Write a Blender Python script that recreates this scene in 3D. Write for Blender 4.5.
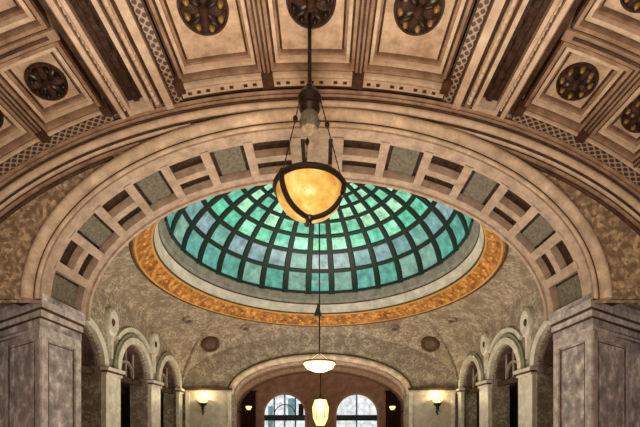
import bpy, math, random
from mathutils import Vector, Matrix
random.seed(7)
PI = math.pi
S = bpy.context.scene
COL = S.collection
for o in list(bpy.data.objects): bpy.data.objects.remove(o)

# ------------------------------------------------------------ camera, world, lights
cd = bpy.data.cameras.new('camera'); cam = bpy.data.objects.new('camera', cd); COL.objects.link(cam)
cam.location = (0.10, 0, 0); cam.rotation_euler = (PI/2, 0, 0)
cd.sensor_width = 36; cd.lens = 388/640*36
cd.shift_x = -2/640; cd.shift_y = 216.5/640
cd.clip_start = .05; cd.clip_end = 200
S.camera = cam
w = bpy.data.worlds.new('world'); S.world = w; w.use_nodes = True
w.node_tree.nodes['Background'].inputs[0].default_value = (1.0, .86, .70, 1)
w.node_tree.nodes['Background'].inputs[1].default_value = .50

def area(name, loc, size, power, col, rot=(PI, 0, 0), sy=None):
    l = bpy.data.lights.new(name, 'AREA'); l.energy = power; l.color = col; l.size = size
    if sy: l.shape = 'RECTANGLE'; l.size_y = sy
    o = bpy.data.objects.new(name, l); COL.objects.link(o); o.location = loc; o.rotation_euler = rot
    return o
def point(name, loc, power, col, r=.1):
    l = bpy.data.lights.new(name, 'POINT'); l.energy = power; l.color = col; l.shadow_soft_size = r
    o = bpy.data.objects.new(name, l); COL.objects.link(o); o.location = loc
    return o
area('uplight_front', (0, 1.2, -1.3), 2.0, 600, (1, .84, .69))  # unseen area lamp added near the floor to light the vault
area('uplight_hall', (0, 15, -1.3), 8, 960, (1, .88, .72))  # unseen area lamp added at floor level to light the domed hall
area('dome_daylight', (0, 15.05, 6.9), 6, 60, (.85, 1, .95), rot=(0, 0, 0))
S.view_settings.view_transform = 'Standard'; S.view_settings.look = 'None'
S.view_settings.gamma = 1; S.view_settings.use_curve_mapping = False
S.view_settings.exposure = 0.0

# ------------------------------------------------------------ materials
def nt(name):
    m = bpy.data.materials.new(name); m.use_nodes = True
    t = m.node_tree; return m, t.nodes, t.links, t.nodes['Principled BSDF']
def stone(name, c1, c2, scale=3, rough=.6, bump=.25, fine=40, metallic=0, c3=None, dist=.02):
    m, n, l, b = nt(name)
    tc = n.new('ShaderNodeTexCoord')
    a = n.new('ShaderNodeTexNoise'); a.inputs['Scale'].default_value = scale; a.inputs['Detail'].default_value = 8
    a.inputs['Roughness'].default_value = .65
    l.new(tc.outputs['Object'], a.inputs['Vector'])
    r = n.new('ShaderNodeValToRGB'); r.color_ramp.elements[0].position = .34; r.color_ramp.elements[1].position = .66
    r.color_ramp.elements[0].color = (*c1, 1); r.color_ramp.elements[1].color = (*c2, 1)
    if c3:
        e = r.color_ramp.elements.new(.52); e.color = (*c3, 1)
    l.new(a.outputs['Fac'], r.inputs['Fac']); l.new(r.outputs['Color'], b.inputs['Base Color'])
    f = n.new('ShaderNodeTexNoise'); f.inputs['Scale'].default_value = fine; f.inputs['Detail'].default_value = 4
    l.new(tc.outputs['Object'], f.inputs['Vector'])
    bp = n.new('ShaderNodeBump'); bp.inputs['Strength'].default_value = bump; bp.inputs['Distance'].default_value = dist
    l.new(f.outputs['Fac'], bp.inputs['Height']); l.new(bp.outputs['Normal'], b.inputs['Normal'])
    b.inputs['Roughness'].default_value = rough; b.inputs['Metallic'].default_value = metallic
    b.inputs['Specular IOR Level'].default_value = .12 if rough > .37 else .4
    return m
def mosaic(name, c1, c2, c3, cell=6, big=1.2, rough=.5):
    """small tesserae whose colour drifts in patches, with darker foliage scrolls"""
    m, n, l, b = nt(name)
    tc = n.new('ShaderNodeTexCoord')
    v = n.new('ShaderNodeTexVoronoi'); v.inputs['Scale'].default_value = cell
    a = n.new('ShaderNodeTexNoise'); a.inputs['Scale'].default_value = big; a.inputs['Detail'].default_value = 6
    l.new(tc.outputs['Object'], v.inputs['Vector']); l.new(tc.outputs['Object'], a.inputs['Vector'])
    sp = n.new('ShaderNodeSeparateColor'); l.new(v.outputs['Color'], sp.inputs[0])
    r1 = n.new('ShaderNodeValToRGB'); r1.color_ramp.elements[0].color = (*c1, 1); r1.color_ramp.elements[1].color = (*c2, 1)
    r1.color_ramp.elements[0].position = .2; r1.color_ramp.elements[1].position = .8
    l.new(sp.outputs[0], r1.inputs['Fac'])
    mr = n.new('ShaderNodeValToRGB'); mr.color_ramp.elements[0].position = .42; mr.color_ramp.elements[1].position = .64
    l.new(a.outputs['Fac'], mr.inputs['Fac'])
    mx = n.new('ShaderNodeMix'); mx.data_type = 'RGBA'
    l.new(mr.outputs['Color'], mx.inputs['Factor']); l.new(r1.outputs['Color'], mx.inputs[6]); mx.inputs[7].default_value = (*c3, 1)
    l.new(mx.outputs[2], b.inputs['Base Color'])
    bp = n.new('ShaderNodeBump'); bp.inputs['Strength'].default_value = .3; bp.inputs['Distance'].default_value = .02
    l.new(v.outputs['Distance'], bp.inputs['Height']); l.new(bp.outputs['Normal'], b.inputs['Normal'])
    b.inputs['Roughness'].default_value = rough; b.inputs['Specular IOR Level'].default_value = .2
    return m
def plain(name, c, rough=.5, metallic=0, emit=0, ecol=None):
    m, n, l, b = nt(name)
    tc = n.new('ShaderNodeTexCoord'); a = n.new('ShaderNodeTexNoise'); a.inputs['Scale'].default_value = 9
    l.new(tc.outputs['Object'], a.inputs['Vector'])
    mx = n.new('ShaderNodeMix'); mx.data_type = 'RGBA'
    mx.inputs[6].default_value = (*[x*.8 for x in c], 1); mx.inputs[7].default_value = (*[min(1, x*1.2) for x in c], 1)
    l.new(a.outputs['Fac'], mx.inputs['Factor']); l.new(mx.outputs[2], b.inputs['Base Color'])
    b.inputs['Roughness'].default_value = rough; b.inputs['Metallic'].default_value = metallic
    if emit:
        b.inputs['Emission Color'].default_value = (*(ecol or c), 1); b.inputs['Emission Strength'].default_value = emit
    return m
def lit_glass(name, c, e):
    m, n, l, b = nt(name)
    tc = n.new('ShaderNodeTexCoord'); a = n.new('ShaderNodeTexNoise'); a.inputs['Scale'].default_value = 3.2; a.inputs['Detail'].default_value = 5
    l.new(tc.outputs['Object'], a.inputs['Vector'])
    r = n.new('ShaderNodeValToRGB'); r.color_ramp.elements[0].position = .3; r.color_ramp.elements[1].position = .7
    r.color_ramp.elements[0].color = (*[x*.62 for x in c], 1); r.color_ramp.elements[1].color = (*[min(1, x*1.35) for x in c], 1)
    l.new(a.outputs['Fac'], r.inputs['Fac'])
    l.new(r.outputs['Color'], b.inputs['Base Color']); l.new(r.outputs['Color'], b.inputs['Emission Color'])
    b.inputs['Emission Strength'].default_value = e; b.inputs['Roughness'].default_value = .2
    return m
M = dict(
    vault=stone('vault_plaster', (.24, .145, .09), (.45, .305, .205), 2.2, .6),
    panel=stone('coffer_panel_plaster', (.44, .30, .19), (.82, .62, .44), 4.0, .55),
    frame=stone('coffer_frame_plaster', (.23, .13, .078), (.47, .31, .20), 4, .5),  # reddish brown, darkened further to carry the shading of the sloped frames
    pale=stone('pale_moulding_stone', (.56, .41, .28), (.82, .64, .47), 5, .5),
    groove=stone('dark_gilded_groove', (.055, .026, .016), (.13, .065, .035), 6, .5),
    dark=stone('dark_bronze_brown', (.03, .014, .010), (.09, .045, .028), 12, .45),
    gold=stone('old_gold_gilding', (.22, .12, .04), (.55, .34, .12), 14, .4, metallic=.3),
    arch=stone('archivolt_stone', (.46, .35, .24), (.88, .72, .53), 3.2, .5, c3=(.68, .53, .37)),
    sofrib=stone('soffit_rib_stone', (.36, .26, .19), (.62, .47, .35), 5, .55),
    sofdark=stone('soffit_recess_brown', (.03, .018, .012), (.095, .055, .036), 9, .8),  # dark brown, much darker than the soffit ribs
    sofpanel=stone('soffit_green_grey_mosaic', (.10, .088, .062), (.24, .21, .15), 16, .5),
    spandrel=mosaic('spandrel_mosaic', (.30, .20, .12), (.74, .55, .36), (.24, .165, .10), 15, 6),
    pend=mosaic('pendentive_mosaic', (.24, .19, .135), (.50, .41, .31), (.23, .175, .125), 12, 2.2),
    marble=stone('grey_veined_marble', (.17, .15, .15), (.98, .90, .86), 3.8, .35, c3=(.47, .41, .40)),
    marble2=stone('light_veined_marble', (.34, .30, .29), (.85, .77, .73), 6, .35),
    white=stone('white_marble', (.50, .45, .36), (.78, .72, .60), 4, .35),
    wallp=stone('hall_wall_marble', (.22, .175, .13), (.40, .33, .25), 3, .5),
    cream=stone('cream_wall_panel', (.42, .37, .29), (.62, .55, .43), 3, .5),
    green=mosaic('green_mosaic_border', (.10, .13, .08), (.24, .26, .17), (.30, .27, .18), 20, 3),
    orange=stone('orange_gold_mosaic', (.16, .05, .015), (.86, .42, .12), 3.6, .4, c3=(.46, .19, .045), bump=.8, fine=7, dist=.08),
    gold2=plain('bright_gold_edge', (.62, .36, .10), .35, .2),
    ringwhite=stone('white_ring_plaster', (.50, .46, .40), (.80, .75, .66), 2, .5),
    ringgrey=stone('grey_ring_iron', (.17, .17, .15), (.34, .33, .29), 3, .5),
    darkglass=stone('dark_reddish_glass', (.03, .018, .016), (.12, .055, .045), 3, .25),
    iron=plain('dark_green_iron', (.012, .03, .024), .5, .2),
    bronze=plain('chandelier_bronze', (.035, .022, .014), .35, .6),
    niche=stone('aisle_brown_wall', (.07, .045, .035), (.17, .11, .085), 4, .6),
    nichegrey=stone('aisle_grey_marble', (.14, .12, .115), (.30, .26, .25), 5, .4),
    back=stone('far_room_brown_plaster', (.30, .17, .12), (.52, .34, .25), 2, .6),
    floor=stone('hall_floor_stone', (.32, .25, .19), (.50, .41, .32), 2, .3),
    shade=stone('amber_lamp_glass', (.44, .21, .035), (.78, .52, .17), 4, .3, c3=(.62, .36, .08)),
    shade2=plain('bright_lamp_glass', (.9, .72, .4), .3, 0, 1.5, (1.0, .72, .30)),
    sky=lit_glass('daylit_window_glass', (.60, .66, .70), 1.1),
    skyd=lit_glass('teal_window_glass', (.16, .30, .34), .8),
)
def lattice_mat():
    """crossed diagonal bands with darker diamonds between them"""
    m, n, l, b = nt('lattice_band'); tc = n.new('ShaderNodeTexCoord'); sx = n.new('ShaderNodeSeparateXYZ'); l.new(tc.outputs['Object'], sx.inputs[0])
    def mth(op, a, c=None):
        q = n.new('ShaderNodeMath'); q.operation = op
        for i, v in enumerate((a, c)):
            if v is None: continue
            if isinstance(v, (int, float)): q.inputs[i].default_value = v
            else: l.new(v, q.inputs[i])
        return q.outputs[0]
    x = mth('MULTIPLY', sx.outputs[0], 26.0); y = mth('MULTIPLY', sx.outputs[1], 26.0)
    f = mth('MULTIPLY', mth('SINE', mth('ADD', x, y)), mth('SINE', mth('SUBTRACT', x, y)))
    f = mth('ABSOLUTE', f)
    r = n.new('ShaderNodeValToRGB'); r.color_ramp.elements[0].position = .15; r.color_ramp.elements[1].position = .5
    r.color_ramp.elements[0].color = (.50, .36, .25, 1); r.color_ramp.elements[1].color = (.085, .05, .035, 1)
    l.new(f, r.inputs[0]); l.new(r.outputs[0], b.inputs['Base Color']); b.inputs['Roughness'].default_value = .5
    return m
M['lattice'] = lattice_mat()
_b = M['shade'].node_tree.nodes['Principled BSDF']; _r = M['shade'].node_tree.nodes['Color Ramp']
M['shade'].node_tree.links.new(_r.outputs['Color'], _b.inputs['Emission Color']); _b.inputs['Emission Strength'].default_value = .7
GL = [
    [lit_glass('teal_glass_%d' % i, c, .85) for i, c in enumerate([(.075, .25, .215), (.09, .27, .25), (.14, .27, .23)])],
    [lit_glass('blue_grey_glass_%d' % i, c, .85) for i, c in enumerate([(.12, .25, .26), (.16, .27, .30), (.11, .28, .25)])],
    [lit_glass('bright_green_glass_%d' % i, c, .9) for i, c in enumerate([(.12, .45, .31), (.20, .55, .40), (.09, .39, .29)])],
    [lit_glass('green_glass_%d' % i, c, .9) for i, c in enumerate([(.13, .42, .29), (.26, .54, .38), (.10, .36, .26)])],
]

# ------------------------------------------------------------ mesh helpers
class MB:
    def __init__(s): s.v = []; s.f = []; s.m = []
    def grid(s, rows, closed_u=False, closed_v=False, mi=0, flip=False):
        b = len(s.v); nu = len(rows); nv = len(rows[0])
        for r in rows: s.v += [tuple(p) for p in r]
        for i in range(nu if closed_u else nu-1):
            for j in range(nv if closed_v else nv-1):
                a = b+i*nv+j; c = b+((i+1) % nu)*nv+j
                d = b+((i+1) % nu)*nv+(j+1) % nv; e = b+i*nv+(j+1) % nv
                s.f.append((a, e, d, c) if flip else (a, c, d, e)); s.m.append(mi)
        return b
    def ngon(s, pts, mi=0):
        b = len(s.v); s.v += [tuple(p) for p in pts]; s.f.append(tuple(range(b, b+len(pts)))); s.m.append(mi)
    def hexa(s, p, mi=0):   # p: 8 corners, bottom 4 then top 4
        b = len(s.v); s.v += [tuple(q) for q in p]
        for q in ((3,2,1,0), (4,5,6,7), (0,1,5,4), (1,2,6,5), (2,3,7,6), (3,0,4,7)):
            s.f.append(tuple(b+k for k in q)); s.m.append(mi)
    def box(s, x0, x1, y0, y1, z0, z1, mi=0):
        s.hexa([(x0,y0,z0),(x1,y0,z0),(x1,y1,z0),(x0,y1,z0),(x0,y0,z1),(x1,y0,z1),(x1,y1,z1),(x0,y1,z1)], mi)
    def revolve(s, prof, cx=0, cy=0, n=64, mi=0, mat=None):
        rows = []
        for i in range(n):
            a = 2*PI*i/n
            r = [Vector((cx+p[0]*math.cos(a), cy+p[0]*math.sin(a), p[1])) for p in prof]
            if mat: r = [mat @ q for q in r]
            rows.append(r)
        s.grid(rows, closed_u=True, mi=mi)
    def tube(s, pts, r, n=10, mi=0, closed=False):
        pts = [Vector(p) for p in pts]; rows = []
        N = len(pts)
        for i, p in enumerate(pts):
            if closed: t = pts[(i+1) % N]-pts[i-1]
            else: t = pts[min(i+1, N-1)]-pts[max(i-1, 0)]
            t.normalize()
            up = Vector((0, 0, 1)) if abs(t.z) < .9 else Vector((1, 0, 0))
            a = t.cross(up).normalized(); b2 = t.cross(a)
            rr = r(i/(N-1)) if callable(r) else r
            rows.append([p+a*rr*math.cos(2*PI*k/n)+b2*rr*math.sin(2*PI*k/n) for k in range(n)])
        s.grid(rows, closed_u=closed, closed_v=True, mi=mi)
        if not closed: s.ngon(rows[0], mi); s.ngon(rows[-1][::-1], mi)
    def build(s, name, mats, parent=None, smooth=True, loc=None):
        me = bpy.data.meshes.new(name)
        v = s.v
        if loc: v = [(p[0]-loc[0], p[1]-loc[1], p[2]-loc[2]) for p in v]
        me.from_pydata(v, [], s.f)
        if not isinstance(mats, (list, tuple)): mats = [mats]
        for m in mats: me.materials.append(m)
        me.polygons.foreach_set('material_index', s.m)
        import bmesh
        bm = bmesh.new(); bm.from_mesh(me); bmesh.ops.recalc_face_normals(bm, faces=bm.faces); bm.to_mesh(me); bm.free()
        if smooth:
            me.shade_smooth()
            me.set_sharp_from_angle(angle=math.radians(38))
        o = bpy.data.objects.new(name, me); COL.objects.link(o)
        if parent: o.parent = parent
        if loc:
            o.location = loc if not parent else Vector(loc)-parent_origin(parent)
        elif parent:
            o.location = -parent_origin(parent)
        return o
def parent_origin(p):
    v = Vector((0, 0, 0))
    while p: v += p.location; p = p.parent
    return v
def thing(name, label, cat, loc=(0, 0, 0), group=None):
    o = bpy.data.objects.new(name, None); COL.objects.link(o); o.location = loc; o.empty_display_size = .2
    o['label'] = label; o['category'] = cat
    if group: o['group'] = group
    return o
def tag(o, label, cat, group=None):
    o['label'] = label; o['category'] = cat
    if group: o['group'] = group
    return o
def struct(o, label, cat='building'):
    o['kind'] = 'structure'; o['label'] = label; o['category'] = cat; return o

class Ell:
    """half ellipse in the xz plane; p(phi, n, y): phi degrees from the crown, n = outward offset"""
    def __init__(s, a, b, zc, cx=0): s.a, s.b, s.zc, s.cx = a, b, zc, cx
    def p(s, phi, n=0, y=0):
        t = math.radians(phi); x = s.a*math.sin(t); z = s.b*math.cos(t)
        nx, nz = s.b*math.sin(t), s.a*math.cos(t); L = math.hypot(nx, nz)
        return Vector((s.cx+x+n*nx/L, y, s.zc+z+n*nz/L))
def cbox(mb, E, p0, p1, y0, y1, n0, n1, seg=None, mi=0):
    """curved box on the ellipse between angles p0,p1, depths y0,y1, offsets n0 (inner) n1 (outer)"""
    if seg is None: seg = max(1, int(abs(p1-p0)/2.5))
    rows = []
    for i in range(seg+1):
        ph = p0+(p1-p0)*i/seg
        rows.append([E.p(ph, n0, y0), E.p(ph, n0, y1), E.p(ph, n1, y1), E.p(ph, n1, y0)])
    mb.grid(rows, closed_v=True, mi=mi); mb.ngon(rows[0], mi); mb.ngon(rows[-1][::-1], mi)
def csweep(mb, E, prof, p0, p1, seg=96, mi=0):
    """closed profile of (n, y) pairs swept along the ellipse"""
    rows = [[E.p(p0+(p1-p0)*i/seg, n, y) for n, y in prof] for i in range(seg+1)]
    mb.grid(rows, closed_v=True, mi=mi); mb.ngon(rows[0], mi); mb.ngon(rows[-1][::-1], mi)
def roll(n0, n1, y, depth, k=8):
    """half-round profile between n0 and n1 that bulges towards the viewer from the plane y"""
    c = (n0+n1)/2; r = (n1-n0)/2
    return [(c-r*math.cos(PI*i/k), y-depth*math.sin(PI*i/k)) for i in range(k+1)]+[(n1, y+.05), (n0, y+.05)]

V = Ell(7.58, 4.87, 1.23, -.06)        # vault
A = Ell(4.92, 3.04, 2.35)         # grand arch intrados
YF, YB = 7.0, 8.3                # arch faces
CY = 15.05                       # dome axis
HX, HY = 7.8, 6.75

# ------------------------------------------------------------ vault (ceiling)
mb = MB()
rows = [[V.p(-80+160*i/100, n, y) for (n, y) in ((.36, YF+.02), (.36, -3.0), (.8, -3.0), (.8, YF+.02))] for i in range(101)]
mb.grid(rows, closed_v=True)
# flat dividers between coffers, down to the vault surface
def both(f):
    for s in (1, -1): f(s)
for s in (1, -1):
    for ph in (5.9, 17.6):
        if ph < 10: cbox(mb, V, s*(ph-.4), s*(ph+.4), -2.5, YF-.38, 0, .4)
    for ph in (37.9, 47.1, 56.3):
        cbox(mb, V, s*(ph-.42), s*(ph+.42), -2.5, YF-.30, 0, .4)
    cbox(mb, V, s*57, s*80, -2.5, YF, 0, .4)
CROWS = [(6.62, 4.72), (4.58, 2.72), (2.58, .72), (.58, -1.28)]
SROWS = [(6.70, 5.50), (5.36, 4.16), (4.02, 2.82), (2.68, 1.48)]
for i in range(4):
    cbox(mb, V, -17.6, 17.6, CROWS[i][1]-.14, CROWS[i][1], 0, .4)
    for s in (1, -1): cbox(mb, V, s*27.9, s*57, SROWS[i][1]-.14, SROWS[i][1], 0, .4)
struct(mb.build('ceiling', M['vault']), 'coffered plaster barrel vault over the near hall', 'ceiling')
# dark gilded lines along the dividers
mb = MB()
for s in (1, -1):
    cbox(mb, V, s*(5.9-.14), s*(5.9+.14), -2.5, YF-.38, -.015, .01)
    for ph in (37.9, 47.1): cbox(mb, V, s*(ph-.13), s*(ph+.13), -2.5, YF-.30, -.015, .01)
for i in range(4):
    yc = CROWS[i][1]-.07; cbox(mb, V, -19, 19, yc-.02, yc+.02, -.015, .01)
    for s in (1, -1):
        yc = SROWS[i][1]-.07; cbox(mb, V, s*29, s*56, yc-.02, yc+.02, -.015, .01)
struct(mb.build('trim_1', M['groove']), 'dark gilded lines between the ceiling coffers', 'trim')

# frieze where the vault meets the arch wall
mb = MB(); fr = MB(); lt = MB()
cbox(mb, V, -17.6, 17.6, 6.62, 6.68, -.03, .4)           # pale strip under the coffers
cbox(fr, V, -17.6, 17.6, 6.68, 6.72, .03, .4)
cbox(mb, V, -17.6, 17.6, 6.72, 6.86, -.01, .4)
cbox(fr, V, -17.6, 17.6, 6.86, 7.02, .06, .4)
ph = -16.5
while ph < 16.6:
    if abs(abs(ph)-5.9) > 1.1: cbox(fr, V, ph-.26, ph+.26, 6.765, 6.815, -.02, .01, 1)
    ph += 1.25 if int((ph+30)/1.25) % 3 else 1.9
for s in (1, -1):
    for q in (5.9,): cbox(fr, V, s*(q-.75), s*(q+.75), 6.60, 6.86, -.05, .1, 2)
    cbox(fr, V, s*16.9, s*18.1, 6.52, 6.74, -.05, .1, 2)
    cbox(fr, V, s*37.2, s*38.6, 6.60, 6.78, -.04, .1, 2)
    cbox(fr, V, s*27.6, s*28.8, 6.62, 6.78, -.04, .1, 2)
    cbox(mb, V, s*27.9, s*57, 6.70, 6.74, -.01, .4); cbox(fr, V, s*27.9, s*57, 6.74, 6.77, .03, .4)
    cbox(lt, V, s*27.9, s*57, 6.77, 6.97, .0, .4); cbox(fr, V, s*27.9, s*57, 6.97, 7.02, .04, .4)
struct(mb.build('trim_2', M['pale']), 'pale frieze band along the far end of the vault', 'trim')
struct(fr.build('trim_3', M['groove']), 'dark grooves and pellets of the vault frieze', 'trim')
struct(lt.build('trim_4', M['lattice']), 'latticed mosaic band beside the side coffers', 'trim')

# coffers
def rosette(parent, ph, y, R, n, gilt):
    c = V.p(ph, n, y); u = (V.p(ph+.5, n, y)-V.p(ph-.5, n, y)).normalized(); vv = Vector((0, 1, 0))
    nn = (V.p(ph, n-.1, y)-c).normalized()      # towards the room
    mat = Matrix((u, vv, nn)).transposed().to_4x4(); mat.translation = c
    m = MB()
    m.revolve([(0, .0), (R*.86, .0), (R*.90, .03), (R*.97, .035), (R, .0), (R, -.06)], n=40, mat=mat)
    r = m.build('rosette', M['dark'], parent)
    for k in range(8):
        a = 2*PI*k/8+.2; g = MB(); rows = []
        for i in range(7):      # lobed leaf, humped along its length
            t = i/6; rr = R*(.20+.62*t); wd = R*.21*math.sin(PI*min(1, .12+.80*t))
            row = []
            for j in range(5):
                q = -1+j*.5; h = .025+.05*(1-q*q)*math.sin(PI*(.15+.75*t))
                x = rr*math.cos(a)-q*wd*math.sin(a); yy = rr*math.sin(a)+q*wd*math.cos(a)
                row.append(mat @ Vector((x, yy, h)))
            rows.append(row)
        g.grid(rows)
        g.build('petal', M['bronze'] if k % 2 else M['dark'], r)
        b = MB(); aa = a+PI/8
        mm = mat @ Matrix.Translation((R*.70*math.cos(aa), R*.70*math.sin(aa), 0))
        b.revolve([(R*.13*math.cos(i*PI/8), .01+.07*math.sin(i*PI/8)) for i in range(5)], n=12, mat=mm)
        b.build('boss', gilt, r)
    b = MB(); b.revolve([(R*.22*math.cos(i*PI/10), .02+.12*math.sin(i*PI/10)) for i in range(6)], n=20, mat=mat)
    b.build('centre_boss', M['dark'], r)
def coffer(p0, p1, y0, y1, R, label, gilt, group, pend=False):
    pc = (p0+p1)/2; yc = (y0+y1)/2
    t = thing('ceiling_coffer', label, 'coffer', V.p(pc, .3, yc), group)
    lv = [(0.00, -.01, 'frame'), (.05, .10, 'groove'), (.075, .06, 'pale'), (.13, .16, 'frame'), (.17, .22, 'groove')]
    W = abs(p1-p0); dphi = W/ (abs((V.p(p1)-V.p(p0)).length))
    def ring(i0, i1, n0, mat_, nm):
        m = MB(); s = 1 if p1 > p0 else -1
        a0, a1 = i0*dphi*s, i1*dphi*s
        cbox(m, V, p0+a0, p1-a0, y0-i1, y0-i0, n0, .38, 4); cbox(m, V, p0+a0, p1-a0, y1+i0, y1+i1, n0, .38, 4)
        cbox(m, V, p0+a0, p0+a1, y1+i1, y0-i1, n0, .38, 1); cbox(m, V, p1-a1, p1-a0, y1+i1, y0-i1, n0, .38, 1)
        m.build(nm, mat_, t)
    ring(-.01, .025, .03, M['groove'], 'outer_groove')
    ring(.025, .075, .015, M['frame'], 'outer_frame')
    ring(.075, .11, .12, M['groove'], 'groove')
    ring(.11, .165, .07, M['pale'], 'moulding')
    ring(.165, .205, .14, M['frame'], 'inner_frame')
    ring(.205, .24, .21, M['groove'], 'inner_groove')
    m = MB(); q = .24*dphi*(1 if p1 > p0 else -1)
    cbox(m, V, p0+q, p1-q, y1+.24, y0-.24, .17, .38, 4); m.build('panel', M['panel'], t)
    rosette(t, pc, yc, R, .165, gilt)
    return t
ord_ = ['nearest the arch', 'second from the arch', 'third from the arch', 'farthest back overhead']
for i, (y0, y1) in enumerate(CROWS[:3]):
    for (p0, p1, nm) in ((-17.3, -6.35, 'left-hand'), (-5.45, 5.45, 'middle'), (6.35, 17.3, 'right-hand')):
        extra = ', with lamp rod' if (nm == 'middle' and i == 0) else ''
        coffer(p0, p1, y0, y1, .37, '%s large tan crown coffer with dark rosette, %s%s' % (nm, ord_[i], extra), M['gold'] if nm != 'middle' else M['bronze'], 'crown coffers of the vault')
for i, (y0, y1) in enumerate(SROWS):
    for j, (a, b) in enumerate(((28.2, 37.4), (38.4, 46.6), (47.6, 55.8))):
        for s, sd in ((-1, 'left'), (1, 'right')):
            coffer(s*a, s*b, y0, y1, .30, 'square beige coffer on the %s slope, %s from the rib, %s' % (sd, ['first', 'second', 'third'][j], ord_[i]),
                   M['bronze'] if s < 0 else M['gold'], 'side coffers of the vault')  # bosses gold right, bronze left: the lighting difference is put into their colour

# ribs
for s, sd in ((-1, 'left'), (1, 'right')):
    t = thing('ceiling_rib', 'broad moulded rib with dark sunk strip on the %s of the vault' % sd, 'ceiling rib', V.p(s*24, 0, 3), 'moulded ribs of the vault')
    E = V
    def strip(p0, p1, n0, mt, nm, y0=-2.5, y1=7.0):
        m = MB(); cbox(m, E, s*p0, s*p1, y0, y1, n0, .38, 2); return m.build(nm, mt, t)
    strip(17.6, 17.85, .03, M['groove'], 'groove')
    strip(17.85, 18.9, .02, M['lattice'], 'lattice_band')
    strip(18.85, 19.25, .10, M['groove'], 'groove')
    strip(19.25, 20.3, -.05, M['pale'], 'moulding')
    strip(20.3, 20.85, .10, M['groove'], 'groove')
    strip(20.85, 21.65, .0, M['frame'], 'fillet')
    strip(21.65, 22.05, .10, M['groove'], 'groove')
    strip(22.05, 22.6, -.03, M['pale'], 'moulding', y1=6.93)
    strip(22.6, 25.05, .16, M['dark'], 'sunk_strip', y1=6.86)
    strip(25.05, 25.55, -.03, M['pale'], 'moulding', y1=6.93)
    strip(21.95, 25.6, -.035, M['pale'], 'end_moulding', 6.84, 6.91)
    strip(21.95, 25.6, .03, M['frame'], 'end_band', 6.91, 7.0)
    strip(25.55, 26.15, .10, M['groove'], 'groove')
    strip(26.15, 26.75, -.03, M['pale'], 'moulding')
    strip(26.75, 27.0, .03, M['frame'], 'fillet')
    strip(27.0, 27.9, .16, M['groove'], 'groove')
    def undulating(pc, hw, base, amp, per, mt, nm):     # one continuous beaded ridge along the rib
        m = MB(); rows = []; y = -.4
        while y < 6.86:
            k_ = abs(math.sin(PI*y/per))**.6
            rows.append([E.p(s*(pc-hw), base, y), E.p(s*(pc-hw*.6), base-amp*k_, y), E.p(s*(pc+hw*.6), base-amp*k_, y), E.p(s*(pc+hw), base, y)])
            y += per/6
        m.grid(rows); m.build(nm, mt, t)
    undulating(21.27, .3, -.001, .045, .11, M['pale'], 'beading')
    undulating(25.85, .2, .098, .08, .10, M['pale'], 'beading')
    undulating(23.85, .55, .158, .06, .30, M['dark'], 'relief_band')

# ------------------------------------------------------------ grand arch wall
mb = MB()
Z0 = 2.35
def ray_ell(E, th):        # distance from (0,Z0) along angle th to the ellipse
    c, s_ = math.cos(th), math.sin(th); dz = Z0-E.zc
    a_ = c*c/E.a**2+s_*s_/E.b**2; b_ = 2*dz*s_/E.b**2; c_ = dz*dz/E.b**2-1
    return (-b_+math.sqrt(b_*b_-4*a_*c_))/(2*a_)
VO = Ell(V.a+.35, V.b+.35, V.zc)
for y in (YF, YB):
    rows = []
    for i in range(121):
        th = PI*i/120; r0 = ray_ell(A, th)+.16*1; r1 = ray_ell(VO, th)
        rows.append([Vector((math.cos(th)*(r0+(r1-r0)*j/6), y, Z0+math.sin(th)*(r0+(r1-r0)*j/6))) for j in range(7)])
    mb.grid(rows)
mb.box(-8.0, -5.0, YF, YF+.02, 2.30, 2.36); mb.box(5.0, 8.0, YF, YF+.02, 2.30, 2.36)
struct(mb.build('wall_front', M['spandrel']), 'mosaic spandrel wall above the grand arch', 'wall')

# mouldings that follow the vault edge on the arch wall
def outside(E, ph, n, lim):     # is the point clear of the archivolt?
    p = E.p(ph, n); return (p.x/(A.a+lim))**2+((p.z-A.zc)/(A.b+lim))**2 > 1.0
k = 5
for (n0, n1, dep, mt, lb) in ((-.045, .02, .07, 'frame', 'rounded brown moulding at the vault edge'), (-.10, -.055, .05, 'frame', 'second rounded moulding at the vault edge'), (-.155, -.105, .03, 'groove', 'dark line under the vault edge moulding'),
                          (-.30, -.16, .06, 'pale', 'pale flat moulding under the vault edge'), (-.36, -.31, .03, 'groove', 'dark line below the pale moulding'),
                          (-.42, -.37, .05, 'pale', 'thin pale arc over the spandrel'), (-.45, -.43, .02, 'groove', 'thin dark arc over the spandrel'), (-.52, -.46, .05, 'frame', 'brown moulding arc over the spandrel'), (-.60, -.54, .04, 'groove', 'lower dark arc over the spandrel')):
    m = MB()
    for s in (1, -1):
        if outside(V, 0, n0, .30):
            if s == 1: csweep(m, V, roll(n0, n1, YF, dep), -72, 72, 120)
        else:
            st = 0
            while not outside(V, st, n0, .36): st += .5
            if st < 66: csweep(m, V, roll(n0, n1, YF, dep), s*st, s*72, 60)
    struct(m.build('trim_%d' % k, M[mt]), lb, 'trim'); k += 1

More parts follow.
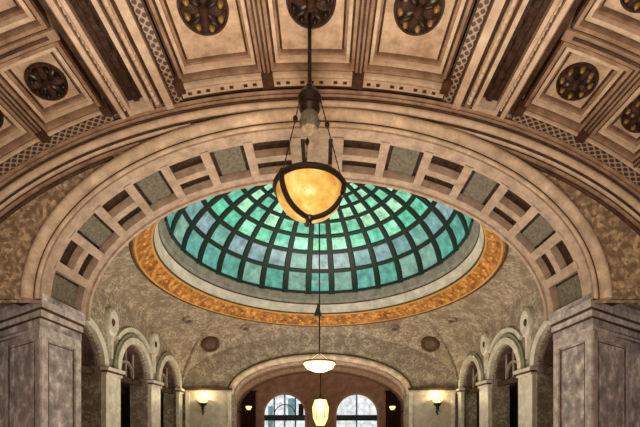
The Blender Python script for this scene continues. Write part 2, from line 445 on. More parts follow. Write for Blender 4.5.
# ------------------------------------------------------------ grand arch
t = thing('grand_arch', 'huge elliptical stone arch with coffered soffit framing the dome', 'arch', (0, 7.6, 2.35))
m = MB()
csweep(m, A, roll(.17, .385, YF, .13), -90, 90); m.build('archivolt_roll', M['arch'], t)
m = MB(); csweep(m, A, roll(.02, .14, YF, .09), -90, 90); m.build('inner_roll', M['arch'], t)
m = MB(); csweep(m, A, [(.14, YF-.03), (.17, YF-.03), (.17, YF+.05), (.14, YF+.05)], -90, 90)
csweep(m, A, [(.38, YF-.02), (.405, YF-.02), (.405, YF+.05), (.38, YF+.05)], -90, 90); m.build('archivolt_groove', M['groove'], t)
m = MB(); csweep(m, A, [(.0, YF-.07), (.03, YF-.07), (.40, YF+.12), (.0, YF+.12)], -90, 90); m.build('inner_fillet', M['sofrib'], t)
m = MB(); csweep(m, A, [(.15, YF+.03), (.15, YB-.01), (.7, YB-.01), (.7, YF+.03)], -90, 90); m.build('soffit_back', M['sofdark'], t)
m = MB(); csweep(m, A, [(0, YB-.15), (0, YB+.03), (.3, YB+.03), (.3, YB-.15)], -90, 90)
csweep(m, A, [(-.03, YB-.02), (-.03, YB+.05), (.3, YB+.05), (.3, YB-.02)], -90, 90); m.build('rear_border', M['sofrib'], t)
# arclength -> phi
tab = [0]; N_ = 900
for i in range(N_): tab.append(tab[-1]+(A.p(90*(i+1)/N_)-A.p(90*i/N_)).length)
def phi_of(s_):
    s_ = min(s_, tab[-1]); lo = 0
    while tab[lo+1] < s_ and lo < N_-1: lo += 1
    return 90*(lo+(s_-tab[lo])/(tab[lo+1]-tab[lo]))/N_
cent = [0, .86, 1.70, 2.50, 3.27, 4.00, 4.68, 5.32, 5.95]
bnd = [.42]+[(cent[i]+cent[i+1])/2 for i in range(1, 8)]+[6.38]
Y0, Y1 = YF+.06, YB-.06; YM = (Y0+Y1)/2
for i in range(9):
    for s in ((1, -1) if i else (1,)):
        a0, a1 = (bnd[i-1], bnd[i]) if i else (-.42, .42)
        q0 = phi_of(abs(a0))*(1 if a0 >= 0 else -1)*s; q1 = phi_of(a1)*s
        g = .085 if i else .12
        b0 = phi_of(a0+g)*s if a0 >= 0 else -phi_of(-a0-g); b1 = phi_of(a1-g)*s
        f = MB()
        cbox(f, A, q0, b0, YF+.15, YB-.10, 0, .42, 1); cbox(f, A, b1, q1, YF+.15, YB-.10, 0, .42, 1)
        cbox(f, A, b0, b1, YF+.10, Y0+.12, 0, .42, 3); cbox(f, A, b0, b1, Y1-.16, YB-.08, 0, .42, 3)
        if i % 2: cbox(f, A, b0, b1, YM-.075, YM+.075, 0, .42, 3)
        fo = f.build('soffit_frame', M['sofrib'], t)
        if i % 2 == 0:
            f = MB(); cbox(f, A, b0+(.9*s), b1-(.9*s), Y0+.20, Y1-.25, .09, .45, 3)
            f.build('mosaic_panel', M['sofpanel'] if i else M['sofrib'], fo)

# ------------------------------------------------------------ piers under the grand arch
def prism(m, pts, z0, z1, mi=0):
    n = len(pts); b = len(m.v)
    m.v += [(x, y, z0) for x, y in pts]+[(x, y, z1) for x, y in pts]
    for i in range(n):
        j = (i+1) % n; m.f.append((b+i, b+j, b+n+j, b+n+i)); m.m.append(mi)
    m.f.append(tuple(b+i for i in range(n-1, -1, -1))); m.m.append(mi)
    m.f.append(tuple(b+n+i for i in range(n))); m.m.append(mi)
DX, DY = .84, .54
def plan(s, e):
    e = e*.5     # pier plan grown by e; corner at (5,7), outer face slants away
    c = (5.0-e, YF-e*.55); L = 3.2
    pts = [c, (5.0-e, YB-.12+e*.5), (7.75, YB+.38), (5.0+DX*L, YF+DY*L-e*1.15)]
    return [(s*x, y) for x, y in pts]
for s, sd in ((-1, 'left'), (1, 'right')):
    t = thing('marble_pier', 'massive grey marble pier under the %s end of the grand arch' % sd, 'pier', (s*5.9, 8.0, -1.6), 'marble piers of the grand arch')
    m = MB(); prism(m, plan(s, 0), -1.6, 1.83); m.build('shaft', M['marble'], t)
    m = MB(); prism(m, plan(s, .10), -1.6, -1.25); m.build('base', M['marble2'], t)
    for (e, z0, z1, mt, nm) in ((.03, 1.80, 1.88, 'marble2', 'necking'), (.05, 1.88, 2.02, 'marble', 'frieze'), (.075, 2.02, 2.06, 'groove', 'capital_shadow_line'), (.10, 2.06, 2.17, 'marble2', 'capital_moulding'),
                                (.13, 2.17, 2.22, 'groove', 'capital_shadow_line'), (.17, 2.22, 2.35, 'marble2', 'abacus'), (.19, 2.35, 2.45, 'marble', 'top_slab')):
        m = MB(); prism(m, plan(s, e), z0, z1); m.build(nm, M[mt], t)
    # raised frames on the two faces in view
    m = MB(); g = MB()
    def face_frame(P, D, N, L, z0, z1, w_):
        # P start, D direction, N outward normal (2D)
        def q(u0, u1, za, zb, d0, d1, mm=m):
            mm.hexa([(s*(P[0]+D[0]*u+N[0]*d), P[1]+D[1]*u+N[1]*d, z) for z in (za, zb) for (u, d) in ((u0, d0), (u1, d0), (u1, d1), (u0, d1))])
        q(0, w_, z0, z1, -.02, .035); q(L-w_, L, z0, z1, -.02, .035); q(w_, L-w_, z1-w_*.8, z1, -.02, .035)
        q(w_+.04, w_+.055, z0, z1-w_, -.02, .012, g); q(L-w_-.055, L-w_-.04, z0, z1-w_, -.02, .012, g)
        q(w_+.055, L-w_-.055, z1-w_-.03, z1-w_-.015, -.02, .012, g)
    face_frame((5.0, YF+.02), (0, 1), (-1, 0), 1.14, -1.25, 1.80, .16)
    face_frame((5.0, YF), (DX, DY), (-.54, .84*-1), 1.55, -1.25, 1.80, .16)
    m.build('panel_frame', M['marble2'], t); g.build('panel_groove', M['groove'], t)

# ------------------------------------------------------------ generic slab wall with arched openings
def arch_wall(name, mat, u0, u1, ztop, v0, v1, openings, mapf, zfloor=-1.6):
    """openings: list of (uc, a, b, zspring). mapf(u, v, z) -> world"""
    m = MB(); cur = u0
    segs = []
    for (uc, a, b, zs) in sorted(openings):
        segs.append((cur, uc-a, None)); segs.append((uc-a, uc+a, (uc, a, b, zs))); cur = uc+a
    segs.append((cur, u1, None))
    for (a0, a1, op) in segs:
        if a1-a0 < 1e-4: continue
        if op is None: pts = [(a0, zfloor), (a1, zfloor)]
        else:
            uc, a, b, zs = op
            pts = [(uc-a*math.cos(PI*i/32), zs+b*math.sin(PI*i/32)) for i in range(33)]
        rows = [[mapf(u, v0, ztop), mapf(u, v0, z), mapf(u, v1, z), mapf(u, v1, ztop)] for u, z in pts]
        m.grid(rows, closed_v=True)
        if op:
            for u in (uc-a, uc+a): m.ngon([mapf(u, v0, zfloor), mapf(u, v1, zfloor), mapf(u, v1, zs), mapf(u, v0, zs)])
    return m.build(name, mat)
# floor
m = MB(); m.box(-14, 14, -4, 34, -1.8, -1.6); struct(m.build('floor', M['floor']), 'stone floor of the hall', 'floor')
# side walls of the domed hall
AC = [8.9, 12.6, 16.3, 20.0]; AR, AZ = 1.28, 2.30
for s, sd in ((-1, 'left'), (1, 'right')):
    o = arch_wall('wall_%s' % sd, M['pend'], YB, 21.8, 6.2, 7.8, 8.6, [(c, AR, AR, AZ) for c in AC[1:]], lambda u, v, z: Vector((s*v, u, z)))
    struct(o, '%s arcaded wall of the domed hall' % sd, 'wall')
    o = MB(); o.box(s*10.4, s*10.5, 8, 22, -1.6, 6.5); o.box(min(s*8.6, s*10.5), max(s*8.6, s*10.5), 8, 22, 4.3, 4.4); o.box(min(s*8.6, s*10.5), max(s*8.6, s*10.5), 22, 22.1, -1.6, 4.4); o.box(min(s*8.0, s*10.5), max(s*8.0, s*10.5), 8.31, 8.4, -1.6, 4.4)
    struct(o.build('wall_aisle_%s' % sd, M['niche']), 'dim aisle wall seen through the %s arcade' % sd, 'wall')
# outer walls of the near hall
for s, sd in ((-1, 'left'), (1, 'right')):
    m = MB(); m.box(min(s*7.4, s*7.9), max(s*7.4, s*7.9), -3, YF, -1.6, 2.4)
    struct(m.build('wall_near_%s' % sd, M['marble']), '%s side wall of the near hall' % sd, 'wall')
# back wall
o = arch_wall('wall_back', M['pend'], -7.8, 7.8, 6.2, 21.8, 22.5, [(0, 4.85, 1.93, 2.0)], lambda u, v, z: Vector((u, v, z)))
struct(o, 'far wall of the domed hall around the low arch', 'wall')

# pendentive surface
def zb(tn, top): return 2.35+(top-2.35)*math.sqrt(max(0, 1-tn*tn))
def base_pt(th):
    c, s_ = math.cos(th), math.sin(th)
    k1 = HX/abs(c) if abs(c) > 1e-6 else 1e9; k2 = HY/abs(s_) if abs(s_) > 1e-6 else 1e9
    if k1 < k2: x, y = k1*c, k1*s_; z = zb(min(1, abs(y)/HY), 5.1)
    else: x, y = k2*c, k2*s_; z = zb(min(1, abs(x)/HX), 5.35)
    return x, y, z
m = MB(); rows = []
ths = sorted(set([2*PI*i/240 for i in range(240)]+[math.atan2(sy*HY, sx*HX) % (2*PI) for sx in (1, -1) for sy in (1, -1)]))
def pend_pt(th, q):
    x, y, z = base_pt(th); r = math.hypot(x, y)
    e = q*PI/2
    rr = r-(r-6.5)*(.55*(1-math.cos(e))+.45*q); zz = z+(5.83-z)*(.55*math.sin(e)+.45*q)
    return Vector((rr*math.cos(th), CY+rr*math.sin(th), zz))
for th in ths: rows.append([pend_pt(th, j/16) for j in range(17)])
m.grid(rows, closed_u=True)
struct(m.build('ceiling_pendentives', M['pend']), 'grey-brown mosaic pendentives carrying the dome ring', 'ceiling')

# ------------------------------------------------------------ dome ring and dome
t = thing('dome_cornice', 'orange gold mosaic ring with white inner rim around the dome', 'cornice', (0, CY, 5.83))
def rev(prof, nm, mt, n=128, parent=t):
    m = MB(); m.revolve(prof, 0, CY, n); return m.build(nm, M[mt], parent)
def tor(R, z, r, k=8): return [(R+r*math.cos(2*PI*i/k), z+r*math.sin(2*PI*i/k)) for i in range(k+1)]
rev([(6.55, 5.80), (6.42, 5.78), (6.35, 5.90), (6.02, 6.15), (5.93, 6.27)], 'mosaic_band', 'orange')
rev(tor(6.56, 5.80, .05), 'dark_edge', 'groove')
rev(tor(6.45, 5.82, .05), 'outer_bead', 'gold2')
rev(tor(5.97, 6.24, .05), 'inner_bead', 'gold2')
rev([(5.93, 6.25), (5.87, 6.34)], 'shadow_groove', 'groove')
rev([(5.92, 6.32), (5.86, 6.32), (5.85, 6.45), (5.79, 6.66), (5.77, 6.72)], 'white_rim', 'ringwhite')
rev([(5.78, 6.70), (5.75, 6.78)], 'shadow_groove', 'groove')
rev([(5.76, 6.76), (5.74, 6.84), (5.67, 6.90), (5.65, 7.02), (5.60, 7.10), (5.57, 7.32)], 'grey_drum', 'ringgrey')
for kx in range(72):
    a = 2*PI*kx/72; m = MB()
    c = Vector((6.20*math.cos(a), CY+6.20*math.sin(a), 6.0))
    m.revolve([(.085*math.cos(i*PI/8), .085*math.sin(i*PI/8)) for i in range(5)], n=10, mat=Matrix.Translation(c) @ Matrix.Rotation(PI, 4, 'X'))
    m.build('gilt_stud', M['gold2'], t)

dome = thing('glass_dome', 'great teal green leaded glass dome lit from above', 'dome', (0, CY, 6.9))
DA, DB, DZ, NM = 5.60, 3.5, 6.9, 28
PH = [83.3, 67, 54, 43.6, 34.6, 27.5, 21.6, 16.5, 12, 8]
def dpt(ph, th, off=0):
    t_ = math.radians(ph); r = (DA+off)*math.sin(t_); z = DZ+(DB+off)*math.cos(t_)
    return Vector((r*math.cos(th), CY+r*math.sin(th), z))
m = MB()
mats = [g for row in GL for g in row]
rnd = random.Random(3)
for i in range(9):
    band = 0 if i == 0 else 1 if i == 1 else 2 if i == 2 else 3
    for k in range(NM):
        th0 = 2*PI*k/NM+PI/NM; th1 = th0+2*PI/NM
        # pane with a slightly curved face; a little offset so the central bay of panes straddles the axis
        mi = band*3+rnd.choice([0, 0, 1, 1, 2])
        rows = [[dpt(PH[i]+(PH[i+1]-PH[i])*u/3, th0+(th1-th0)*v/3, .02*math.sin(PI*u/3)) for v in range(4)] for u in range(4)]
        m.grid(rows, mi=mi)
m.build('glass_panes', mats, dome)
m = MB(); rows = [[dpt(8*(1-u/3), 2*PI*k/NM) for k in range(NM)] for u in range(3)]
m.grid(rows, closed_v=True, mi=0); m.ngon(rows[-1], 0); m.build('oculus', GL[3][1], dome)
for k in range(NM):
    th = 2*PI*k/NM+PI/NM; m = MB(); rows = []
    for i in range(25):
        ph = PH[0]+2-(PH[0]-6)*i/24; t_ = math.radians(ph); hw = .055+.115*math.sin(t_)
        r = DA*math.sin(t_); dth = hw/max(r, .3)
        rows.append([dpt(ph, th-dth, 0.02), dpt(ph, th-dth*.7, -.06), dpt(ph, th+dth*.7, -.06), dpt(ph, th+dth, 0.02)])
    m.grid(rows); m.build('rib', M['iron'], dome)
for i, ph in enumerate(PH):
    m = MB(); hw = [1.3, 1.7, 1.6, 1.45, 1.25, 1.05, .9, .75, .6, .5][i]
    rows = [[dpt(ph+hw, 2*PI*k/112, .02), dpt(ph+hw*.6, 2*PI*k/112, -.05), dpt(ph-hw*.6, 2*PI*k/112, -.05), dpt(ph-hw, 2*PI*k/112, .02)] for k in range(112)]
    m.grid(rows, closed_u=True); m.build('ring_bar', M['iron'], dome)

# ------------------------------------------------------------ arcades
def half_ring(m, mapf, uc, zs, r0, r1, v0, v1, n=28):
    rows = [[mapf(uc-r*math.cos(PI*i/n), v, zs+r*math.sin(PI*i/n)) for (r, v) in ((r0, v0), (r1, v0), (r1, v1), (r0, v1))] for i in range(n+1)]
    m.grid(rows, closed_v=True); m.ngon(rows[0]); m.ngon(rows[-1][::-1])
pos = {12.6: 'nearest', 16.3: 'middle', 20.0: 'farthest'}
for s, sd in ((-1, 'left'), (1, 'right')):
    mf = lambda u, v, z: Vector((s*v, u, z))
    def mbox(m, u0, u1, v0, v1, z0, z1):
        m.box(min(s*v0, s*v1), max(s*v0, s*v1), u0, u1, z0, z1)
    for c in AC[1:]:
        t = thing('arcade_arch', '%s round arch of the %s arcade, pale rim over a dark opening' % (pos[c], sd), 'arch', (s*7.8, c, -1.6), 'arcade arches in the domed hall')
        m = MB(); half_ring(m, mf, c, AZ, AR, AR+.26, 7.66, 7.85); m.build('arch_rim', M['white'], t)
        m = MB(); half_ring(m, mf, c, AZ, AR+.262, AR+.40, 7.72, 7.82); m.build('green_border', M['green'], t)
        if c == 16.3:
            m = MB(); rows = [[mf(c-r*math.cos(q_), v, AZ+r*math.sin(q_)) for (r, v) in ((AR+.50, 7.70), (AR+.66, 7.70), (AR+.66, 7.82), (AR+.50, 7.82))] for q_ in [math.radians(42+96*i/24) for i in range(25)]]
            m.grid(rows, closed_v=True); m.ngon(rows[0]); m.ngon(rows[-1][::-1]); m.build('hood_moulding', M['white'], t)
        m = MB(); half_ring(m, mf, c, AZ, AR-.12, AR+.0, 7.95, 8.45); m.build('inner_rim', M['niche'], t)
        m = MB(); rows = [[mf(c-AR*1.01*math.cos(PI*i/20), v, z) for (v, z) in ((8.30, 2.2), (8.30, AZ+AR*1.01*math.sin(PI*i/20)), (8.34, AZ+AR*1.01*math.sin(PI*i/20)), (8.34, 2.2))] for i in range(21)]
        m.grid(rows, closed_v=True); m.build('lunette_glass', M['darkglass'], t)
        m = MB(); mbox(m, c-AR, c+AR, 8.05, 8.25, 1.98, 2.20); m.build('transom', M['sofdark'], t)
        m = MB()
        for q in (-.62, 0, .62):
            m.tube([(s*8.15, c+q, 2.2), (s*8.15, c+q, AZ+math.sqrt(AR*AR-q*q)-.05)], .045, 6)
        half_ring(m, mf, c, AZ, .55, .63, 8.1, 8.2, 16); m.build('lunette_bars', M['wallp'], t)
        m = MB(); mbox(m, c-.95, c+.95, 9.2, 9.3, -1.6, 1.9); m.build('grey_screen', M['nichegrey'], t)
        m = MB()
        m.revolve([(0, 2.1), (.17, 2.1), (.17, 2.02), (.12, 1.95), (.11, 1.86), (.125, 1.8), (.13, 0), (.14, -1.3), (.18, -1.4), (.18, -1.6), (0, -1.6)], s*8.3, c-.72, 16)
        m.build('slim_column', M['nichegrey'], t)
    for c in (14.45, 18.15, 21.3):
        w_ = .50 if c < 21 else .25
        nm = {14.45: 'nearer', 18.15: 'farther', 21.3: 'corner'}[c]
        t = thing('pilaster', '%s white marble pilaster of the %s arcade' % (nm, sd), 'pilaster', (s*7.7, c, -1.6), 'arcade pilasters')
        m = MB(); mbox(m, c-w_, c+w_, 7.66, 7.82, -1.6, 2.0); m.build('shaft', M['white'], t)
        m = MB(); mbox(m, c-w_-.04, c+w_+.04, 7.60, 7.82, 2.0, 2.08); mbox(m, c-w_-.1, c+w_+.1, 7.52, 7.82, 2.15, 2.27); m.build('capital', M['white'], t)
        m = MB(); mbox(m, c-w_-.06, c+w_+.06, 7.58, 7.82, 2.08, 2.15); m.build('capital_shadow_line', M['groove'], t)
        if c < 21:
            t = thing('cartouche', 'white carved oval cartouche above the %s pilaster of the %s arcade' % (nm, sd), 'cartouche', (s*7.7, c, 3.9), 'cartouches over the arcade')
            m = MB()
            rot = Matrix.Translation((s*7.74, c, 4.0)) @ Matrix.Rotation(-s*PI/2, 4, 'Y') @ Matrix.Diagonal((1.5, 1, 1, 1))
            m.revolve([(0, .06), (.16, .07), (.22, .10), (.30, .12), (.36, .05), (.37, -.1)], n=28, mat=rot); m.build('oval', M['white'], t)
            m = MB(); m.revolve([(0, .11), (.08, .10), (.11, .05)], n=16, mat=rot); m.build('dark_jewel', M['groove'], t)
            m = MB(); rows = []
            for i in range(6):
                z = 3.50-.85*i/5; hw = .17-.09*i/5
                rows.append([(s*7.81, c-hw, z), (s*7.70, c-hw*.5, z), (s*7.70, c+hw*.5, z), (s*7.81, c+hw, z)])
            m.grid(rows); m.build('drop', M['white'], t)

# ------------------------------------------------------------ far wall dressings
t = thing('far_arch', 'low wide pale arch in the far wall under the dome', 'arch', (0, 21.8, 2.0))
F = Ell(4.85, 1.93, 2.0)
m = MB(); csweep(m, F, roll(.0, .34, 21.8, .16), -90, 90); m.build('archivolt', M['arch'], t)
m = MB(); csweep(m, F, [(.34, 21.74), (.40, 21.74), (.40, 21.85), (.34, 21.85)], -90, 90); m.build('dark_edge', M['groove'], t)
m = MB(); csweep(m, F, [(-.10, 22.1), (.0, 22.1), (.0, 22.5), (-.10, 22.5)], -90, 90); m.build('inner_band', M['sofrib'], t)
for s, sd in ((-1, 'left'), (1, 'right')):
    t = thing('corner_panel', 'cream marble wall panel at the far %s corner, lit by a sconce' % sd, 'wall panel', (s*6.4, 21.8, -1.6), 'cream panels of the far wall')
    m = MB(); m.box(min(s*4.95, s*7.5), max(s*4.95, s*7.5), 21.66, 21.82, -1.6, 2.1); m.build('panel', M['cream'], t)
    m = MB()
    for x0, x1 in ((4.95, 5.15), (7.3, 7.5)):
        m = MB(); m.box(min(s*x0, s*x1), max(s*x0, s*x1), 21.58, 21.68, -1.6, 2.1); m.build('border', M['white'], t)
    m = MB(); m.box(min(s*4.9, s*7.75), max(s*4.9, s*7.75), 21.5, 21.82, 2.2, 2.32); m.build('cornice', M['groove'], t)
    m = MB(); m.box(min(s*4.92, s*7.72), max(s*4.92, s*7.72), 21.56, 21.82, 2.1, 2.2); m.build('cornice_moulding', M['cream'], t)
    t = thing('wall_sconce', 'bronze wall sconce with bright bowl on the far %s corner panel' % sd, 'wall lamp', (s*6.45, 21.4, 1.3), 'wall sconces')
    m = MB(); m.revolve([(0, 1.46), (.06, 1.46), (.20, 1.54), (.30, 1.68), (.32, 1.72), (.28, 1.72), (.18, 1.58), (0, 1.52)], s*6.45, 21.33, 20); m.build('bowl', M['shade2'], t)
    m = MB(); m.revolve([(0, .8), (.05, .84), (.03, .95), (.07, 1.1), (.10, 1.3), (.22, 1.42), (.24, 1.48), (0, 1.46)], s*6.45, 21.33, 16)
    m.tube([(s*6.45, 21.33, 1.0), (s*6.45, 21.5, .95), (s*6.45, 21.64, 1.05)], .03, 8); m.build('bracket', M['bronze'], t)
    point('sconce_light_%s' % sd, (s*6.45, 21.2, 1.85), 45, (1, .84, .5), .1)

# medallions on the pendentives
def pend_frame(th, q):
    p = pend_pt(th, q); a = pend_pt(th+.02, q)-pend_pt(th-.02, q); b = pend_pt(th, q+.02)-pend_pt(th, q-.02)
    n = a.cross(b).normalized()
    if n.dot(Vector((0, CY, 2))-p) < 0: n = -n
    return p, a.normalized(), b.normalized(), n
def medallion(th, q, R, label, mt):
    p, a, b, n = pend_frame(th, q); b = n.cross(a); p = p+n*.09
    mat = Matrix((a, b, n)).transposed().to_4x4(); mat.translation = p
    t = thing('medallion', label, 'medallion', p, 'medallions on the pendentives')
    m = MB(); m.revolve([(0, .05), (R*.55, .05), (R*.62, .02)], n=24, mat=mat); m.build('disc', M['niche'], t)
    m = MB(); m.revolve([(R*.60, .02), (R*.68, .09), (R*.82, .11), (R*.95, .07), (R, -.25)], n=32, mat=mat); m.build('wreath', M[mt], t)
for s, sd in ((-1, 'left'), (1, 'right')):
    thc = math.atan2(HY, s*HX)
    medallion(thc+s*.09, .33, .52, 'dark wreathed medallion low on the far %s pendentive' % sd, 'groove')
    medallion(thc+s*.26, .66, .24, 'small dark boss on the far %s pendentive toward the middle' % sd, 'pend')
    medallion(thc-s*.16, .66, .24, 'small dark boss on the far %s pendentive toward the arcade' % sd, 'pend')

# ------------------------------------------------------------ room beyond
R2 = Ell(6.4, 3.0, 1.6)
m = MB(); csweep(m, R2, [(0, 22.5), (0, 31.2), (.2, 31.2), (.2, 22.5)], -90, 90)
struct(m.build('ceiling_far_room', M['back']), 'brown vaulted ceiling of the far room', 'ceiling')
for k_, y in enumerate((25, 28)):
    m = MB(); csweep(m, R2, [(-.25, y), (-.25, y+.5), (.05, y+.5), (.05, y)], -90, 90)
    struct(m.build('trim_%d' % (20+k_), M['sofrib']), ['nearer', 'farther'][k_]+' cross rib of the far room ceiling', 'trim')
for s, sd in ((-1, 'left'), (1, 'right')):
    m = MB(); m.box(min(s*6.4, s*6.6), max(s*6.4, s*6.6), 22.5, 31.2, -1.6, 1.62)
    struct(m.build('wall_far_%s' % sd, M['back']), '%s wall of the far room' % sd, 'wall')
WX = 2.88
o = arch_wall('wall_far_back', M['back'], -6.4, 6.4, 5.0, 31.0, 31.4, [(-WX, 1.75, 1.72, 1.2), (WX, 1.75, 1.72, 1.2)], lambda u, v, z: Vector((u, v, z)))
struct(o, 'brown end wall of the far room with two arched windows', 'wall')
for s, sd, idx in ((-1, 'left', 1), (1, 'right', 2)):
    c = s*WX
    o = thing('window_%d' % idx, 'tall arched %s window in the end wall of the far room' % sd, 'window', (c, 31.2, -1.0)); o['kind'] = 'structure'
    mf = lambda u, v, z: Vector((u, v, z))
    m = MB(); half_ring(m, mf, c, 1.2, 1.62, 1.80, 30.9, 31.1); m.box(c-1.8, c-1.62, 30.9, 31.1, -1, 1.2); m.box(c+1.62, c+1.8, 30.9, 31.1, -1, 1.2); m.build('frame', M['sofrib'], o)
    m = MB(); m.box(c-1.7, c+1.7, 31.0, 31.12, .75, 1.2); m.build('transom', M['iron'], o)
    m = MB()
    for q in ((-.85, 0, .85) if s < 0 else (0,)):
        m.box(c+q-.05, c+q+.05, 31.05, 31.12, -1, 1.2+math.sqrt(1.65**2-q*q)*.98)
    if s < 0: half_ring(m, mf, c, 1.2, .8, .87, 31.05, 31.12, 20)
    m.build('mullions', M['iron'], o)
    m = MB(); rows = []
    for i in range(29):
        a = PI*i/28; x = c-1.7*math.cos(a); rows.append([(x, 31.2, -1), (x, 31.2, 1.2+1.68*math.sin(a)), (x, 31.22, 1.2+1.68*math.sin(a)), (x, 31.22, -1)])
    m.grid(rows, closed_v=True); m.build('glass', M['sky'], o)
    if s < 0:
        m = MB(); m.box(c+.25, c+.8, 31.14, 31.19, 1.2, 2.55); m.box(c-1.35, c-.95, 31.14, 31.19, -1, 1.9); m.build('teal_pane', M['skyd'], o)
        m = MB(); m.box(c+1.1, c+1.5, 31.10, 31.18, 1.2, 2.1); m.build('drawn_blind', M['dark'], o)
    d = thing('curtain', 'tall dark curtain at the %s edge of the end wall of the far room' % sd, 'curtain', (s*5.7, 30.8, -1.6), 'dark curtains of the far room')
    m = MB(); rows = [[(s*5.15+s*1.15*i/40, 30.75+.07*math.sin(i*1.1), z) for z in (-1.6, 0, 1.5, 3.0)] for i in range(41)]
    m.grid(rows); m.build('cloth', M['dark'], d)
    m = MB(); m.tube([(s*5.05, 30.72, 3.05), (s*6.38, 30.72, 3.05)], .05, 8); m.build('rod', M['bronze'], d)
    t = thing('wall_sconce', 'small amber sconce on the %s wall of the far room' % sd, 'wall lamp', (s*4.9, 27, 1.2), 'wall sconces')
    x = s*5.0
    m = MB(); m.revolve([(0, 1.38), (.12, 1.42), (.22, 1.6), (.20, 1.66), (0, 1.66)], x, 27, 14); m.build('glass_bowl', M['shade2'], t)
    m = MB(); m.tube([(x, 27, 1.4), (x+s*.5, 27, 1.25), (s*6.4, 27, 1.45)], .035, 8); m.build('arm', M['bronze'], t)
    point('far_sconce_light_%s' % sd, (x, 26.9, 1.95), 14, (1, .75, .4), .1)
t = thing('hanging_lantern', 'glowing yellow lantern hanging between the two far windows', 'lantern', (0, 26, 1.0))
m = MB(); m.revolve([(0, .25), (.28, .3), (.50, .8), (.56, 1.5), (.38, 2.05), (0, 2.08)], 0, 26, 24); m.build('glass', M['shade2'], t)
m = MB(); m.revolve([(0, .0), (.06, .06), (.05, .18), (.14, .26), (0, .3)], 0, 26, 12); m.revolve([(0, 2.4), (.05, 2.38), (.1, 2.2), (.4, 2.08), (.4, 2.02), (0, 2.02)], 0, 26, 20)
for k_ in range(6):
    a = PI*k_/3; m.tube([(.15*math.cos(a), 26+.15*math.sin(a), .26), (.53*math.cos(a), 26+.53*math.sin(a), .8), (.59*math.cos(a), 26+.59*math.sin(a), 1.5), (.38*math.cos(a), 26+.38*math.sin(a), 2.05)], .022, 6)
m.build('cage', M['bronze'], t)
m = MB(); m.tube([(0, 26, 2.35), (0, 26, 4.6)], .035, 8); m.build('rod', M['bronze'], t)
point('lantern_light', (0, 25.2, 1.9), 110, (1, .7, .4), .3)

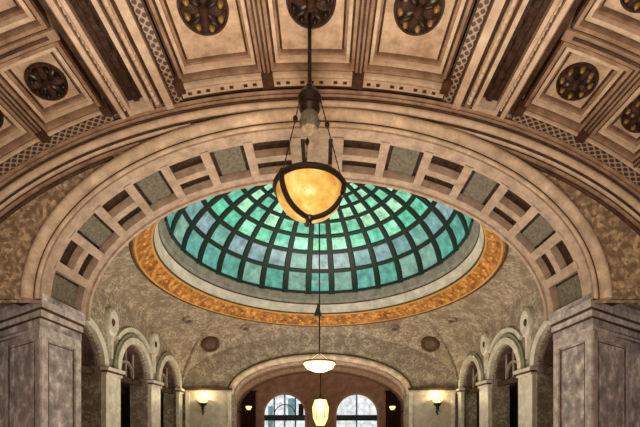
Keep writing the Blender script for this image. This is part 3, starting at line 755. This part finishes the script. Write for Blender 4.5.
# ------------------------------------------------------------ chandeliers
def chandelier(name, label, x, y, ztop, zhub, zr, R, depth, shade, power, az):
    t = thing(name, label, 'chandelier', (x, y, zr-depth), None)
    m = MB(); m.tube([(x, y, zhub), (x, y, ztop)], R*.06, 10); m.build('rod', M['bronze'], t)
    h = R*1.25
    m = MB(); m.revolve([(0, zhub+.30*h), (.06*h, zhub+.30*h), (.10*h, zhub+.22*h), (.07*h, zhub+.16*h), (.24*h, zhub+.06*h), (.29*h, zhub-.06*h), (.22*h, zhub-.22*h),
                         (.25*h, zhub-.30*h), (.16*h, zhub-.42*h), (0, zhub-.45*h)], x, y, 20); m.build('hub', M['bronze'], t)
    m = MB(); m.revolve([(0, zhub-.40*h), (.20*h, zhub-.44*h), (.25*h, zhub-.62*h), (.20*h, zhub-.80*h), (0, zhub-.92*h)], x, y, 20); m.build('crystal_knop', M['sofpanel'], t)
    # bowl
    prof = [(R*math.cos(i*PI/2/10)**.8 if i < 10 else 0, zr-depth*math.sin(i*PI/2/10)) for i in range(11)]
    m = MB(); m.revolve(prof, x, y, 40); b = m.build('bowl', shade, t)
    m = MB(); m.tube([(x+R*1.02*math.cos(2*PI*i/40), y+R*1.02*math.sin(2*PI*i/40), zr+.01) for i in range(40)], R*.085, 8, closed=True); m.build('rim', M['bronze'], t)
    for a in az:
        m = MB(); m.tube([(x+(p[0]+.012)*math.cos(a), y+(p[0]+.012)*math.sin(a), p[1]-.008) for p in prof], R*.085, 8); m.build('strap', M['bronze'], t)
        c = MB(); p0 = Vector((x+.26*h*math.cos(a), y+.26*h*math.sin(a), zhub-.1*h)); p1 = Vector((x+R*1.0*math.cos(a), y+R*math.sin(a), zr+.02))
        for q in range(15):
            f0 = p0.lerp(p1, q/15); f1 = p0.lerp(p1, (q+1)/15)
            c.tube([f0, (f0+f1)/2, f1], lambda u: R*(.022 if 0 < u < 1 else .012)*1.0, 6)
        c.build('chain', M['bronze'], t)
        k2 = MB(); q = p0.lerp(p1, .32); k2.revolve([(0, .10*h), (.05*h, .05*h), (.06*h, 0), (.03*h, -.08*h), (0, -.1*h)], n=10, mat=Matrix.Translation(q)); k2.build('chain_knop', M['bronze'], t)
        k3 = MB(); k3.revolve([(0, .14*R), (.08*R, .10*R), (.12*R, 0), (.07*R, -.12*R), (0, -.14*R)], n=10, mat=Matrix.Translation(p1)); k3.build('rim_boss', M['bronze'], t)
    zb_ = zr-depth
    m = MB(); m.revolve([(0, zb_+.03), (.16*R, zb_+.02), (.13*R, zb_-.03), (.05*R, zb_-.06), (.08*R, zb_-.10), (0, zb_-.17)], x, y, 14); m.build('finial', M['bronze'], t)
    point(name+'_light', (x, y, zr+.12), power, (1, .72, .42), .12)
    return t
D2R = math.radians
chandelier('bowl_chandelier', 'amber glass bowl chandelier on a long rod in front of the dome', -.085, 5.8, 6.22, 4.98, 3.60, .50, .42, M['shade'], 30, [D2R(222), D2R(345), D2R(100)])
t = thing('dome_chandelier', 'distant glowing bowl lamp hanging on a thin rod from the dome', 'chandelier', (0, CY, 2.3))
m = MB(); m.tube([(0, CY, 2.9), (0, CY, 10.35)], .028, 8); m.build('rod', M['bronze'], t)
m = MB(); m.revolve([(0, 4.95), (.03, 4.85), (.05, 4.75), (.14, 4.5), (.15, 4.42), (0, 4.4)], -.06, CY, 14); m.build('ball_joint', M['bronze'], t)
m = MB(); m.revolve([(.60, 2.62), (.62, 2.55), (.50, 2.38), (.25, 2.27), (0, 2.25)], 0, CY, 32); m.build('bowl', M['shade2'], t)
m = MB(); m.tube([(.62*math.cos(2*PI*i/32), CY+.62*math.sin(2*PI*i/32), 2.62) for i in range(32)], .03, 6, closed=True)
for k_ in range(4):
    a = PI/4+PI/2*k_; m.tube([(.6*math.cos(a), CY+.6*math.sin(a), 2.62), (0, CY, 3.0)], .015, 6)
m.build('frame', M['bronze'], t)
point('dome_chandelier_light', (0, CY, 2.75), 60, (1, .8, .5), .2)
